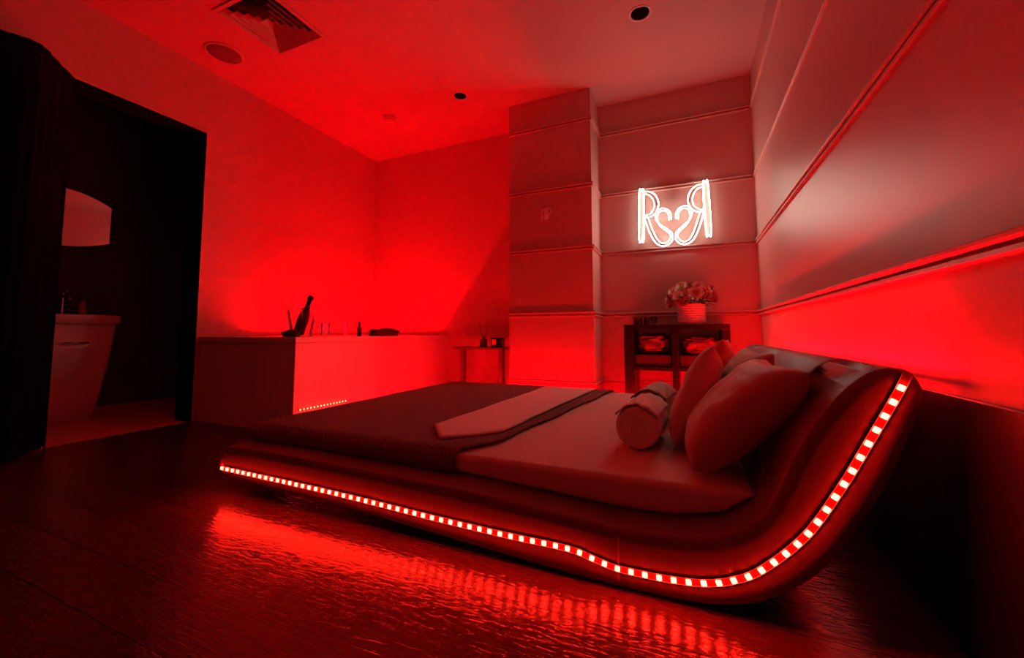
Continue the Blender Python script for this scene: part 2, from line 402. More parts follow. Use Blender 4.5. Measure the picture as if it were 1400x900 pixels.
# arched mirror
t = thing('mirror', 'arched wall mirror above the pedestal sink', 'mirror', (XB + .05, 1.365, 0), radians(-8))
def arch(hy, z0, z1, rise):
    pts = []
    for k in range(17):
        u = -1 + 2 * k / 16; pts.append((u * hy, z0 + rise * (1 - sqrt(max(0, 1 - .0 - (1 - u * u) * 0))) - rise * (1 - u * u)))
    for k in range(17):
        u = 1 - 2 * k / 16; pts.append((u * hy, z1 + rise * 1.5 * (1 - u * u)))
    return pts
a1 = arch(.285, 1.335, 1.625, .06)
bm = B(); v0 = [bm.verts.new((.002, y, z)) for y, z in a1]; v1 = [bm.verts.new((.018, y, z)) for y, z in a1]
n = len(a1)
for i in range(n): bm.faces.new((v0[i], v0[(i + 1) % n], v1[(i + 1) % n], v1[i]))
bm.faces.new(v0[::-1]); mesh_obj('frame', bm, M['recess'], t)
bm = B(); v1 = [bm.verts.new((.017, y * .99, 1.5 + (z - 1.5) * .99)) for y, z in a1]; v0 = [bm.verts.new((.012, y * .99, 1.5 + (z - 1.5) * .99)) for y, z in a1]
bm.faces.new(v1); bm.faces.new(v0[::-1])
for i in range(n): bm.faces.new((v0[i], v0[(i + 1) % n], v1[(i + 1) % n], v1[i]))
mesh_obj('glass', bm, M['mirror'], t)

# ---------------------------------------------------------------- tub
TX, TY, TZ = -2.25, 1.79, .60
t = thing('bathtub', 'built-in bathtub glowing red inside its panelled surround, back left corner', 'bathtub', (0, 0, 0))
bx0, bx1, by0, by1 = WL + .06, -2.345, 2.16, 3.47
def rr3(x0, x1, y0, y1, z, r): return [(x, y, z) for x, y in rrect((x0 + x1) / 2, (y0 + y1) / 2, (x1 - x0) / 2, (y1 - y0) / 2, r, 6)]
bm = B()   # deck with hole: outer ring and inner ring lofted
o0 = rr3(WL + .002, TX, TY, YB - .002, TZ - .035, .004); o1 = rr3(WL + .002, TX, TY, YB - .002, TZ - .004, .004); o2 = rr3(WL + .005, TX - .004, TY + .004, YB - .005, TZ, .004)
i0 = rr3(bx0, bx1, by0, by1, TZ, .06)
loft(bm, [o0, o1, o2, i0], False, False); mesh_obj('deck', bm, M['tub'], t)
bm = B(); loft(bm, [rr3(bx0, bx1, by0, by1, TZ, .06), rr3(bx0 + .006, bx1 - .006, by0 + .006, by1 - .006, TZ - .012, .06), rr3(bx0 + .05, bx1 - .03, by0 + .10, by1 - .06, .22, .09), rr3(bx0 + .1, bx1 - .07, by0 + .17, by1 - .12, .17, .09)], False, True); mesh_obj('basin', bm, M['tub'], t, True)
bm = B(); box(bm, WL + .002, TX - .014, TY + .012, TY + .03, 0, TZ - .036); mesh_obj('end_panel', bm, M['surround'], t)
bm = B(); box(bm, TX - .03, TX - .014, TY + .03, YB - .002, 0, TZ - .036); mesh_obj('side_panel', bm, M['surround'], t)
bm = B(); box(bm, TX - .05, TX - .002, TY + .001, TY + .035, 0, TZ - .036, .004); mesh_obj('corner_post', bm, M['surround'], t)
bm = B(); box(bm, TX - .013, TX - .003, TY + .036, YB - .014, 0, .19, .003); mesh_obj('base_rail', bm, M['surround'], t)
bm = B(); tube(bm, [(-2.62, by0 + .25, .215), (-2.62, by1 - .2, .215)], .012, 8); mesh_obj('light_tube', bm, M['led_tub'], t)
tape = mesh_obj('led_tape', box(B(), TX - .003, TX + .0, TY + .04, 2.215, .137, .149), M['strip'], t)
d = B(); box(d, 0, .004, -.004, .004, -.004, .004); dm = bpy.data.meshes.new('diode'); d.to_mesh(dm); d.free(); dm.materials.append(M['led_small'])
yy = TY + .05
while yy < 2.21:
    o = bpy.data.objects.new('diode', dm); o.location = (TX, yy, .143); link(o, tape); yy += .0262

# ---------------------------------------------------------------- things on the tub deck
t = thing('ice_bucket', 'clear acrylic ice bucket on the near corner of the tub deck', 'ice bucket', (-2.375, 1.93, TZ))
bm = B(); lathe(bm, [(.066, .001), (.068, .003), (.092, .185), (.096, .19), (.099, .186), (.090, .178), (.066, .012), (.001, .010)], 40, cap=False)
lathe(bm, [(.0005, .001), (.066, .001)], 40, cap=False)
bmesh.ops.remove_doubles(bm, verts=bm.verts, dist=.0002)
mesh_obj('bucket_body', bm, M['acrylic'], t, True)
for s in (-1, 1):
    bm = B(); tube(bm, [(s * (.093 + .028 * sin(a)), .012 * cos(a) * 0, .145 + .028 * cos(a)) for a in [pi * k / 10 for k in range(11)]], .005)
    o = mesh_obj('handle', bm, M['acrylic'], t, True)
t.rotation_euler.z = radians(-40)
t = thing('champagne_bottle', 'dark champagne bottle with black foil neck leaning in the ice bucket', 'bottle', (-2.395, 1.92, TZ + .018))
t.rotation_euler = (radians(-9), radians(14), 0)
bm = B(); lathe(bm, [(.030, 0), (.036, .006), (.036, .115), (.030, .15), (.018, .185), (.0135, .21)], 24); mesh_obj('glass', bm, M['bottle'], t, True)
bm = B(); lathe(bm, [(.0155, .19), (.0155, .235), (.020, .238), (.020, .262), (.012, .270), (.0005, .271)], 20); mesh_obj('foil', bm, M['foil'], t, True)
def blob(bm, cx, cy, cz, rx, ry, rz, amp=.3, f=14, seed=0, flat=None, sub=4):
    r = bmesh.ops.create_icosphere(bm, subdivisions=sub, radius=1)
    for v in r['verts']:
        c = v.co.copy(); k = 1 + amp * noise.noise(Vector((c.x * 1.7 + seed, c.y * 1.7, c.z * 1.7))) + amp * .35 * noise.noise(Vector((c.x * 5 + seed, c.y * 5, c.z * 5)))
        v.co = Vector((cx + c.x * rx * k, cy + c.y * ry * k, cz + c.z * rz * k))
        if flat is not None and v.co.z < flat: v.co.z = flat
    return bm
t = tag(mesh_obj('cloth', blob(B(), 0, 0, .018, .062, .05, .03, .35, flat=.001), M['darkcloth'], None, True, (-2.330, 1.822, TZ)), 'dark crumpled cloth lying in front of the ice bucket', 'cloth'); t.scale = (1, .8, 1)
def tumbler(x, y, r, h, label, cat='glass', m='acrylic'):
    bm = B(); lathe(bm, [(r * .8, .001), (r * .85, .004), (r, h), (r * .93, h), (r * .78, .01), (.0005, .009)], 28, cap=False); lathe(bm, [(.0005, .001), (r * .8, .001)], 28, cap=False)
    bmesh.ops.remove_doubles(bm, verts=bm.verts, dist=.0002)
    return tag(mesh_obj('drinking_glass', bm, M[m], None, True, (x, y, TZ)), label, cat)
tumbler(-2.32, 2.075, .030, .095, 'clear glass tumbler beside the ice bucket on the tub deck')
tumbler(-2.30, 2.235, .014, .10, 'slim clear shot glass on the tub rim between tumbler and dark bottle')
t = thing('toiletry_bottle', 'small dark bottle with cap standing on the tub rim', 'bottle', (-2.305, 2.38, TZ))
bm = B(); lathe(bm, [(.016, 0), (.018, .004), (.018, .065), (.008, .078), (.007, .084)], 20); mesh_obj('body', bm, M['amber'], t, True)
bm = B(); lathe(bm, [(.008, .083), (.010, .086), (.010, .108), (.0005, .110)], 16); mesh_obj('cap', bm, M['black'], t, True)
t = mesh_obj('folded_washcloth', blob(B(), 0, 0, .02, .038, .17, .042, .45, seed=5, flat=.001), M['darkcloth'], None, True, (-2.295, 2.66, TZ)); tag(t, 'low crumpled dark cloth heap along the tub rim', 'cloth')

# ---------------------------------------------------------------- side table with reed diffuser and clock
SX0, SX1, SY0, SY1, SH = -1.97, -1.485, 3.19, 3.40, .497
t = thing('side_table', 'narrow dark side table between the tub and the pillar', 'table', ((SX0 + SX1) / 2, (SY0 + SY1) / 2, 0))
hx, hy = (SX1 - SX0) / 2, (SY1 - SY0) / 2
bm = B(); box(bm, -hx, hx, -hy, hy, SH - .022, SH, .003); mesh_obj('tabletop', bm, M['metal_leg'], t)
for sx in (-1, 1):
    bm = B(); cx = sx * (hx - .045); box(bm, cx - .019, cx + .019, -.03, .03, 0, SH - .023, .002); mesh_obj('leg', bm, M['metal_leg'], t)
t = thing('reed_diffuser', 'dark reed diffuser with four sticks on the side table', 'reed diffuser', (-1.70, 3.27, SH))
bm = B(); lathe(bm, [(.030, 0), (.034, .008), (.036, .04), (.033, .06), (.014, .078), (.013, .092)], 24); mesh_obj('bottle', bm, M['amber'], t, True)
for k, (dx, dy) in enumerate(((-.05, .01), (-.03, -.02), (.035, .0), (.055, .02))):
    bm = B(); tube(bm, [(0, 0, .02), (dx, dy, .215)], .003, 6); mesh_obj('reed', bm, M['reed'], t)
t = thing('small_clock', 'small black box clock with a pale square face on the side table', 'clock', (-1.548, 3.25, SH), radians(10))
bm = B(); box(bm, -.055, .055, -.03, .03, 0, .085, .004); mesh_obj('case', bm, M['black'], t)
bm = B(); box(bm, -.044, -.006, -.033, -.029, .016, .068, .001); mesh_obj('face', bm, M['picture'], t)
bm = B(); box(bm, .048, .053, -.033, -.029, .012, .07, .001); mesh_obj('edge_strip', bm, M['chrome'], t)

# ---------------------------------------------------------------- ornament on the pillar
t = thing('wall_ornament', 'small pale metal ornament fixed on the pillar', 'wall ornament', (-1.035, YP, 1.60))
bm = B(); box(bm, -.048, -.039, -.014, -.006, -.05, .04, .001); mesh_obj('bar', bm, M['plate'], t)
bm = B(); box(bm, -.022, .008, -.014, -.0, -.045, .048, .002); mesh_obj('stem', bm, M['plate'], t)
bm = B(); tube(bm, catmull([(.006, -.01, .04), (.030, -.01, .035), (.036, -.01, .015), (.022, -.01, -.005), (.006, -.01, -.018)], 5), .0045, 8); mesh_obj('loop', bm, M['plate'], t, True)
for z in (-.035, .03):
    bm = B(); box(bm, -.045, .0, -.007, 0, z, z + .005); mesh_obj('mount', bm, M['plate'], t)

# ---------------------------------------------------------------- neon sign
YN = 3.418
def sgn(u, v):      # position on the alcove wall plane
    x = 820 + u / 5.625; y = 220 + v / 5.625
    d = (x - 700) / 553 * R2 - (y - 414.3) / 553 * U2 + F
    p = Vector((0, 0, EYE)) + d * (YN / d.y); return (p.x, p.z)
cxs = sgn(570, 540)[0]
Lst = [[(303, 247), (303, 600)], [(337, 244), (337, 598)]]
bow_o = [(340, 236), (385, 238), (425, 262), (448, 305), (450, 350), (430, 398), (395, 428), (345, 440)]
bow_i = [(340, 256), (375, 262), (405, 290), (418, 330), (412, 375), (385, 408), (345, 424)]
leg_o = [(345, 447), (365, 505), (392, 570), (430, 630), (478, 655), (525, 645), (556, 612), (560, 575), (545, 545), (490, 508), (445, 472), (428, 430), (440, 388), (478, 366), (518, 374), (545, 405), (548, 450)]
leg_i = [(372, 440), (395, 500), (420, 560), (448, 610), (485, 634), (520, 624), (540, 598), (542, 572), (528, 550), (475, 512), (452, 482)]
heart_i = [(452, 482), (444, 440), (452, 402), (480, 384), (512, 390), (528, 415), (532, 455)]
t = thing('neon_sign', 'lit white neon sign of two mirrored letters R joined by a heart', 'neon sign', (cxs, YN, 1.59))
def path3(P, flip):
    out = []
    for u, v in P:
        x, z = sgn(u, v); x -= cxs
        out.append((-x if flip else x, 0, z - 1.59))
    return out
def flex(o):      # the rear of the flexible tube is opaque
    for p in o.data.polygons:
        if p.normal.y > .15: p.material_index = 1
        elif p.normal.y > -.55: p.material_index = 2
for flip, nm in ((0, 'letter_r'), (1, 'mirrored_letter_r')):
    bm = B()
    # stem as a long closed loop
    a = path3([(303, 247), (303, 600)], flip); c = path3([(338, 244), (338, 598)], flip)
    top = [( (a[0][0] + c[0][0]) / 2, 0, max(a[0][2], c[0][2]) + .012)]; bot = [((a[1][0] + c[1][0]) / 2, 0, min(a[1][2], c[1][2]) - .012)]
    tube(bm, catmull([a[0], top[0], c[0], c[1], bot[0], a[1]], 5, True), .0036, 8, True)
    tube(bm, catmull(path3(bow_o, flip), 5), .0036, 8)
    tube(bm, catmull(path3(bow_i, flip), 5), .0030, 8)
    flex(mesh_obj(nm, bm, [M['neon'], M['flex'], M['neon_side']], t, True))
    bm = B(); xa, xb = sorted((a[0][0], c[0][0])); box(bm, xa + .003, xb - .003, -.0005, .003, a[1][2] - .005, a[0][2] + .004, .0008)
    mesh_obj('diffuser_bar', bm, M['bar'], t)
    bm = B()
    tube(bm, catmull(path3(leg_o, flip), 5), .0036, 8)
    tube(bm, catmull(path3(leg_i + heart_i[1:], flip), 5), .0030, 8)
    flex(mesh_obj('heart_half', bm, [M['neon'], M['flex'], M['neon_side']], t, True))
    for P in ((320, 300), (320, 560), (440, 330), (470, 640), (435, 440)):
        (x, _, z), = path3([P], flip)
        bm = B(); bmesh.ops.create_cone(bm, cap_ends=True, segments=10, radius1=.005, radius2=.005, depth=YA - YN, matrix=Matrix.Translation((x, (YA - YN) / 2, z)) @ Matrix.Rotation(pi / 2, 4, 'X'))
        mesh_obj('standoff', bm, M['acrylic'], t)

# ---------------------------------------------------------------- shelf unit in the alcove
CX0, CX1, CY0, CY1, CH = -.436, .262, 3.085, 3.41, .682
t = thing('shelf_unit', 'black wooden cube shelf unit standing in the alcove below the neon sign', 'shelf unit', (CX0, CY0, 0))
W, D = CX1 - CX0, CY1 - CY0
bm = B(); box(bm, 0, W, 0, D, CH - .038, CH, .003); mesh_obj('top_board', bm, M['darkwood'], t)
for x0, w, nm in ((0, .07, 'side_panel'), (W / 2 - .02, .045, 'divider'), (W - .05, .05, 'side_panel')):
    bm = B(); box(bm, x0, x0 + w, 0, D, 0, CH - .039, .003); mesh_obj(nm, bm, M['darkwood'], t)
for x0, x1 in ((.071, W / 2 - .021), (W / 2 + .026, W - .051)):
    bm = B(); box(bm, x0, x1, 0, D, .352, .378, .002); mesh_obj('shelf_board', bm, M['darkwood'], t)
    bm = B(); box(bm, x0, x1, 0, D, .02, .045, .002); mesh_obj('bottom_board', bm, M['darkwood'], t)
# contents
for i, (x0, x1, lb) in enumerate(((CX0 + .075, CX0 + W / 2 - .025, 'left'), (CX0 + W / 2 + .03, CX1 - .055, 'right'))):
    bm = B(); box(bm, x0, x1, CY0 + .02, CY1 - .03, .379, .379 + .085, .006)
    o = mesh_obj('storage_box', bm, M['box']); tag(o, 'dark low storage box in the %s cube of the shelf unit' % lb, 'box')
    bm = B(); cx = (x0 + x1) / 2; hx_ = (x1 - x0) / 2
    r = bmesh.ops.create_icosphere(bm, subdivisions=5, radius=1)
    for v in r['verts']:
        c = v.co.copy()
        q = Vector([math.copysign(abs(k) ** .6, k) for k in c])
        m_ = 1 - .10 + .16 * noise.noise(Vector((c.x * 2.5 + 9 * i, c.y * 2, c.z * 5))) + .10 * abs(noise.noise(Vector((c.x * 6 + 3, c.y * 6, c.z * 9 + i))))
        v.co = Vector((q.x * hx_ * .98 * min(m_, 1), q.y * .12 * m_, q.z * (.078 - .008 * i) * m_))
    zmin = min(v.co.z for v in bm.verts)
    o = mesh_obj('fabric_bundle', bm, M['cloth_wrap'], None, True, (cx, CY0 + .15, .465 - zmin)); tag(o, 'crumpled shiny wrapped bundle on the box in the %s cube' % lb, 'bundle')
# on top of the shelf unit
t = thing('candle', 'dark red candle jar on the left end of the shelf unit', 'candle', (CX0 + .09, 3.2, CH))
bm = B(); lathe(bm, [(.032, 0), (.034, .004), (.034, .058), (.031, .060)], 28); mesh_obj('jar', bm, M['amber'], t, True)
t2 = thing('candle', 'smaller dark candle jar right of the wider candle jar', 'candle', (CX0 + .152, 3.22, CH))
bm = B(); lathe(bm, [(.022, 0), (.023, .004), (.023, .055), (.021, .057)], 28); mesh_obj('jar', bm, M['amber'], t2, True)
for tt, r, h in ((t, .028, .0605), (t2, .018, .0575)):
    bm = B(); lathe(bm, [(r, h - .002), (r, h), (.002, h + .001)], 24); mesh_obj('lid', bm, M['black'], tt, True)
bm = B(); lathe(bm, [(.020, .001), (.022, .004), (.024, .058), (.022, .058), (.019, .008), (.0005, .007)], 28, cap=False); lathe(bm, [(.0005, .001), (.020, .001)], 28, cap=False)
bmesh.ops.remove_doubles(bm, verts=bm.verts, dist=.0002)
tag(mesh_obj('drinking_glass', bm, M['acrylic'], None, True, (CX0 + .205, 3.2, CH)), 'small clear glass right of the two candle jars on the shelf unit', 'glass')
VX, VY = .028, 3.20
t = thing('flower_pot', 'white ribbed cylinder pot holding the roses on the shelf unit', 'pot', (VX, VY, CH))
prof = [(.078, 0), (.086, .006)]
for k in range(8):
    z = .012 + k * .0168; prof += [(.086, z), (.0935, z + .004), (.095, z + .0085), (.0935, z + .0125), (.086, z + .0165)]
prof += [(.093, .148), (.088, .149), (.084, .12), (.0005, .118)]
bm = B(); lathe(bm, prof, 48, cap=False); mesh_obj('pot_body', bm, M['pot'], t, True)
t = thing('rose_bouquet', 'bouquet of cream and pink roses in the ribbed pot', 'flowers', (VX, VY, CH + .13))
def rose(R, m, seed):
    random.seed(seed); bm = B()
    for ring, (np_, rr, tilt, hh) in enumerate(((3, .30, .15, 1.0), (4, .5, .4, .95), (5, .75, .75, .82), (6, 1.0, 1.15, .6))):
        for k in range(np_):
            a0 = 2 * pi * k / np_ + ring * .6 + random.uniform(-.1, .1)
            G = []
            for i in range(6):
                u = -1 + 2 * i / 5; row = []
                for j in range(6):
                    v = j / 5
                    wdt = .95 * pi / np_ * 1.25 * sqrt(max(0.05, 1 - (2 * v - .9) ** 2 * .75))
                    a = a0 + u * wdt
                    out = rr * (.25 + .75 * sin(min(v, 1) * (1.0 + tilt * .5))) + (.18 * v * v * tilt)
                    z = hh * (v - .12 * tilt * v * v * v) - .10 * u * u * v
                    row.append(bm.verts.new((R * out * cos(a), R * out * sin(a), R * (z - .25))))
                G.append(row)
            for i in range(5):
                for j in range(5): bm.faces.new((G[i][j], G[i + 1][j], G[i + 1][j + 1], G[i][j + 1]))
    return bm
# bouquet positions: x offset, z offset, y offset, radius, colour
rl = [(-.12, .10, -.02, .032, 'petal_cream'), (-.062, .135, 0, .036, 'petal_cream'), (-.085, .06, -.06, .035, 'petal_cream'), (-.035, .07, -.07, .034, 'petal_pink'), (-.055, .012, -.09, .038, 'petal_pink'),
      (-.135, -.002, -.03, .033, 'petal_red'), (-.145, .05, .0, .03, 'petal_red'), (.0, .135, .03, .034, 'petal_red'), (.05, .13, .0, .040, 'petal_pink'), (.09, .095, -.04, .042, 'petal_pink'), (.03, .075, -.09, .046, 'petal_pink'),
      (.095, .055, -.08, .038, 'petal_red'), (.13, .11, .02, .032, 'petal_red'), (.15, .06, -.01, .036, 'petal_red'), (.14, .03, -.03, .028, 'petal_red'), (0, .1, -.02, .04, 'petal_red'), (-.02, .04, .07, .04, 'petal_pink'), (.07, .04, .08, .04, 'petal_pink')]
bm = B(); random.seed(3)
for (x, z, y, R, c) in rl:
    tube(bm, catmull([(x * .15, y * .15, -.0), (x * .5, y * .5, .03), (x * .93, y * .93, z - R * .2 + .01)], 4), .0025, 5)
for k in range(34):
    a = random.uniform(0, 2 * pi); r0 = random.uniform(.05, .13); z0 = random.uniform(.01, .06)
    c = Vector((r0 * cos(a), r0 * sin(a) * .8, z0)); d = Vector((cos(a), sin(a), random.uniform(-.4, .3))).normalized(); s = Vector((-sin(a), cos(a), 0)); L = random.uniform(.035, .06); w = L * .35
    q = [bm.verts.new(c + d * L * f + s * w * g) for f, g in ((0, 0), (.35, .8), (.7, .6), (1, 0), (.7, -.6), (.35, -.8))]
    m0 = bm.verts.new(c + d * L * .5 + Vector((0, 0, .006)))
    for i in range(6): bm.faces.new((q[i], q[(i + 1) % 6], m0))
mesh_obj('foliage', bm, M['leaf'], t)
for k, (x, z, y, R, c) in enumerate(rl):
    o = mesh_obj('rose', rose(R, None, k), M[c], t, True, (x, y, z + .015))
    dv = Vector((x * 6, -1.0 + y * 3, .9)); o.rotation_euler = dv.to_track_quat('Z', 'Y').to_euler()
bm = B(); lathe(bm, [(.083, -.008), (.083, -.004), (.002, .004)], 28); mesh_obj('moss', bm, M['leaf'], t, True)

# ---------------------------------------------------------------- bed
BY0, BY1 = 1.05, 2.86
bed = thing('platform_bed', 'low upholstered platform bed with sweeping headboard and red light strip', 'bed', (0, 0, 0))
inner = [(-1.66, .178), (-1.3, .180), (-.7, .170), (-.35, .152), (-.17, .143), (-.04, .147), (.07, .172), (.135, .225), (.175, .30), (.212, .385), (.262, .465), (.32, .53), (.366, .553)]
outer = [(.405, .545), (.421, .50), (.402, .44), (.374, .365), (.342, .295), (.305, .228), (.266, .165), (.215, .105), (.139, .048), (.06, .018), (-.03, .006), (-.167, .004), (-.353, .008), (-.69, .026), (-1.13, .046), (-1.55, .054), (-1.68, .062), (-1.732, .085), (-1.74, .118), (-1.71, .158)]
prof = catmull([(x, 0, z) for x, z in inner + outer], 3, True)
prof = [(p.x, p.z) for p in prof]
def inset(P, d):
    out = []; n = len(P)
    for i in range(n):
        a = Vector(P[i - 1]); c = Vector(P[(i + 1) % n]); tt = (c - a).normalized(); nn = Vector((tt.y, -tt.x))
        out.append((P[i][0] + nn.x * d, P[i][1] + nn.y * d))
    return out
area = sum(P0[0] * P1[1] - P1[0] * P0[1] for P0, P1 in zip(prof, prof[1:] + prof[:1]))
sg = -1 if area > 0 else 1          # inset direction towards the inside
ry = .028
bm = B(); rings = []
def ring(d, y): rings.append([(x, y, z) for x, z in inset(prof, sg * d)])
for k in range(7):
    a = pi / 2 * k / 6; ring(ry * (1 - sin(a)) , BY0 + ry * (1 - cos(a)) * .5)
ring(0, BY0 + .3)
seamY = 1.36
for dy, dd in ((-.012, 0), (-.005, .004), (0, .008), (.005, .004), (.012, 0)): ring(dd, seamY + dy)
for dy, dd in ((-.012, 0), (-.005, .004), (0, .008), (.005, .004), (.012, 0)): ring(dd, 1.95 + dy)
for dy, dd in ((-.012, 0), (-.005, .004), (0, .008), (.005, .004), (.012, 0)): ring(dd, 2.54 + dy)
for k in range(7):
    a = pi / 2 * (6 - k) / 6; ring(ry * (1 - sin(a)), BY1 - ry * (1 - cos(a)) * .5)
vr = [[bm.verts.new(p) for p in r] for r in rings]
n = len(vr[0])
for a, c in zip(vr, vr[1:]):
    for i in range(n): bm.faces.new((a[i], a[(i + 1) % n], c[(i + 1) % n], c[i]))
def capring(vs):
    es = bmesh.ops.triangle_fill(bm, use_beauty=True, edges=[bm.edges.get((vs[i], vs[(i + 1) % n])) for i in range(n)])
nf0 = len(bm.faces)
capring(vr[0]); capring(vr[-1])
frame = mesh_obj('bed_frame', bm, M['leather'], bed, True)
for p in list(frame.data.polygons)[nf0:]: p.use_smooth = False
# upholstery seam on the near side
bm = B(); tube(bm, [(-.173, BY0 - .0005, z) for z in (.022, .06, .10, .125)], .0022, 6); mesh_obj('seam', bm, M['leather'], frame)
bm = B(); box(bm, -1.25, -.25, 1.4, 2.5, 0, .06, .01); mesh_obj('plinth', bm, M['black'], bed)
# light tape along the near side
sp = [(-1.699, .095), (-1.132, .090), (-.692, .078), (-.457, .074), (-.30, .074), (-.235, .063), (-.183, .053), (-.131, .052), (-.06, .054), (.012, .062), (.07, .08), (.128, .115), (.211, .201), (.278, .311), (.33, .412), (.375, .501), (.394, .543)]
sp3 = catmull([(x, 0, z) for x, z in sp], 8)
def tape_mesh(P, w, y0, y1):
    bm = B(); A = []
    for i, p in enumerate(P):
        a = P[max(i - 1, 0)]; c = P[min(i + 1, len(P) - 1)]; tt = (c - a).normalized(); nn = Vector((-tt.z, 0, tt.x))
        A.append([bm.verts.new(p + nn * (w * s) + Vector((0, yy_, 0))) for s, yy_ in ((-1, y0), (1, y0), (1, y1), (-1, y1))])
    for a, c in zip(A, A[1:]):
        for k in range(4): bm.faces.new((a[k], a[(k + 1) % 4], c[(k + 1) % 4], c[k]))
    bm.faces.new(A[0][::-1]); bm.faces.new(A[-1]); return bm
strip = mesh_obj('led_strip', tape_mesh(sp3, .0075, BY0 - .003, BY0 + .001), M['strip'], bed)
bm = B()
for s in (-1, 1):
    P2 = []
    for i, p in enumerate(sp3):
        a = sp3[max(i - 1, 0)]; c = sp3[min(i + 1, len(sp3) - 1)]; tt = (c - a).normalized(); nn = Vector((-tt.z, 0, tt.x)); P2.append(p + nn * .0078 * s + Vector((0, BY0 - .0035, 0)))
    tube(bm, P2, .0007, 5)
mesh_obj('tape_edge', bm, M['picture'], strip)
dd = B(); box(dd, -.0058, .0058, -.0042, 0, -.0055, .0055, .001, 1); dme = bpy.data.meshes.new('diode_near'); dd.to_mesh(dme); dd.free(); dme.materials.append(M['led'])
rs = resample(sp3, .0318)
for i, p in enumerate(rs):
    a = rs[max(i - 1, 0)]; c = rs[min(i + 1, len(rs) - 1)]; tt = (c - a)
    o = bpy.data.objects.new('diode', dme); o.location = (p.x, BY0 - .003, p.z); o.rotation_euler = (0, -math.atan2(tt.z, tt.x), 0); link(o, strip)
# strip on the far side, strip behind the headboard, and an unseen foot strip added to brighten the tub
fs = [p for p in sp3]
far = mesh_obj('far_led_strip', tape_mesh(fs, .005, BY1 - .001, BY1 + .004), M['led_far'], bed)
bm = B(); box(bm, -1.748, -1.742, 1.95, 2.83, .10, .112); mesh_obj('added_foot_fill', bm, M['tubface_fill'], bed)
bm = B(); q = [(.419, .5425), (.427, .5405)]; A = [bm.verts.new((x, y, z)) for y in (1.12, 2.80) for x, z in q]; bm.faces.new((A[0], A[1], A[3], A[2])); bmesh.ops.solidify(bm, geom=bm.faces[:], thickness=.001); mesh_obj('headboard_led_strip', bm, M['led_head'], bed)

bm = B(); box(bm, .408, .428, 1.12, 2.80, .530, .5385, .002); mesh_obj('light_channel', bm, M['black'], bed)
# mattress
def soft_box(x0, x1, y0, y1, z0, z1, r, seed=0, amp=.004, nx=60, ny=48):
    bm = B(); box(bm, x0, x1, y0, y1, z0, z1, r, 5)
    return bm
MX0, MX1, MY0, MY1, MZ = -1.70, .135, 1.165, 2.76, .232
def rail_z(x):
    P = [(-1.9, .178)] + inner
    for (xa, za), (xb, zb) in zip(P, P[1:]):
        if xa <= x <= xb: return za + (zb - za) * (x - xa) / (xb - xa)
    return P[-1][1]
t = thing('mattress', 'mattress under a pale fitted sheet on the platform bed', 'mattress', (0, 0, 0))
bm = B(); secs = []
for k in range(61):
    f = k / 60; x = MX0 + (MX1 - MX0) * f
    e = min(f * 60 / 2, 1); ins = .022 * (1 - sqrt(1 - (1 - e) ** 2))
    zb = min(rail_z(x) + .002, MZ - .004); zt = MZ - ins
    if f == 0: zb = rail_z(x) + .002
    r = min(.02, (zt - zb) * .45); cy, cz = (MY0 + MY1) / 2, (zb + zt) / 2
    secs.append([(x, y, z) for y, z in rrect(cy, cz, (MY1 - MY0) / 2 - ins, (zt - zb) / 2, r, 5)])
loft(bm, secs)
mesh_obj('fitted_sheet', bm, M['sheet'], t, True)
# throw blanket: covers the foot part, hangs over near edge
def blanket():
    bm = B(); nx, ny = 70, 80
    ys = []
    # arc over the near edge then across the top and down at the far side
    prof_ = [(MY0 - .012, .19), (MY0 - .012, .215), (MY0 - .004, .234), (MY0 + .022, .243)]
    for k in range(1, ny): prof_.append((MY0 + .022 + (MY1 - MY0 - .044) * k / ny, .2435))
    prof_ += [(MY1 - .01, .241), (MY1 + .008, .228), (MY1 + .01, .19)]
    G = []
    for j, (y, z) in enumerate(prof_):
        f = min(max((y - MY0) / (MY1 - MY0), 0), 1)
        xr = -.70 + .06 * min(f * 10, 1) + .175 * f + .006 * sin(f * 19)
        row = []
        for i in range(nx + 1):
            s = i / nx; x = (MX0 - .012) + (xr - MX0 + .012) * s
            zz = z + .0035 * noise.noise(Vector((x * 5, y * 5, 0))) * (1 if z > .235 else .3)
            lo = rail_z(x) + .008
            if z < .20: zz = lo
            ed = min(s * nx / 2, 1); zz = max(lo, zz - (1 - ed) * (zz - lo) * 1.0)
            if s * nx >= 1 and s * nx < 2: x = MX0 - .012; zz = z - .006
            row.append(bm.verts.new((x, y, zz)))
        G.append(row)
    for a, c in zip(G, G[1:]):
        for i in range(nx): bm.faces.new((a[i], a[i + 1], c[i + 1], c[i]))
    return bm
o = mesh_obj('throw_blanket', blanket(), M['waffle'], None, True); tag(o, 'dark waffle-weave blanket covering the foot half of the bed', 'blanket')
so = o.modifiers.new('s', 'SOLIDIFY'); so.thickness = .006; so.offset = 1
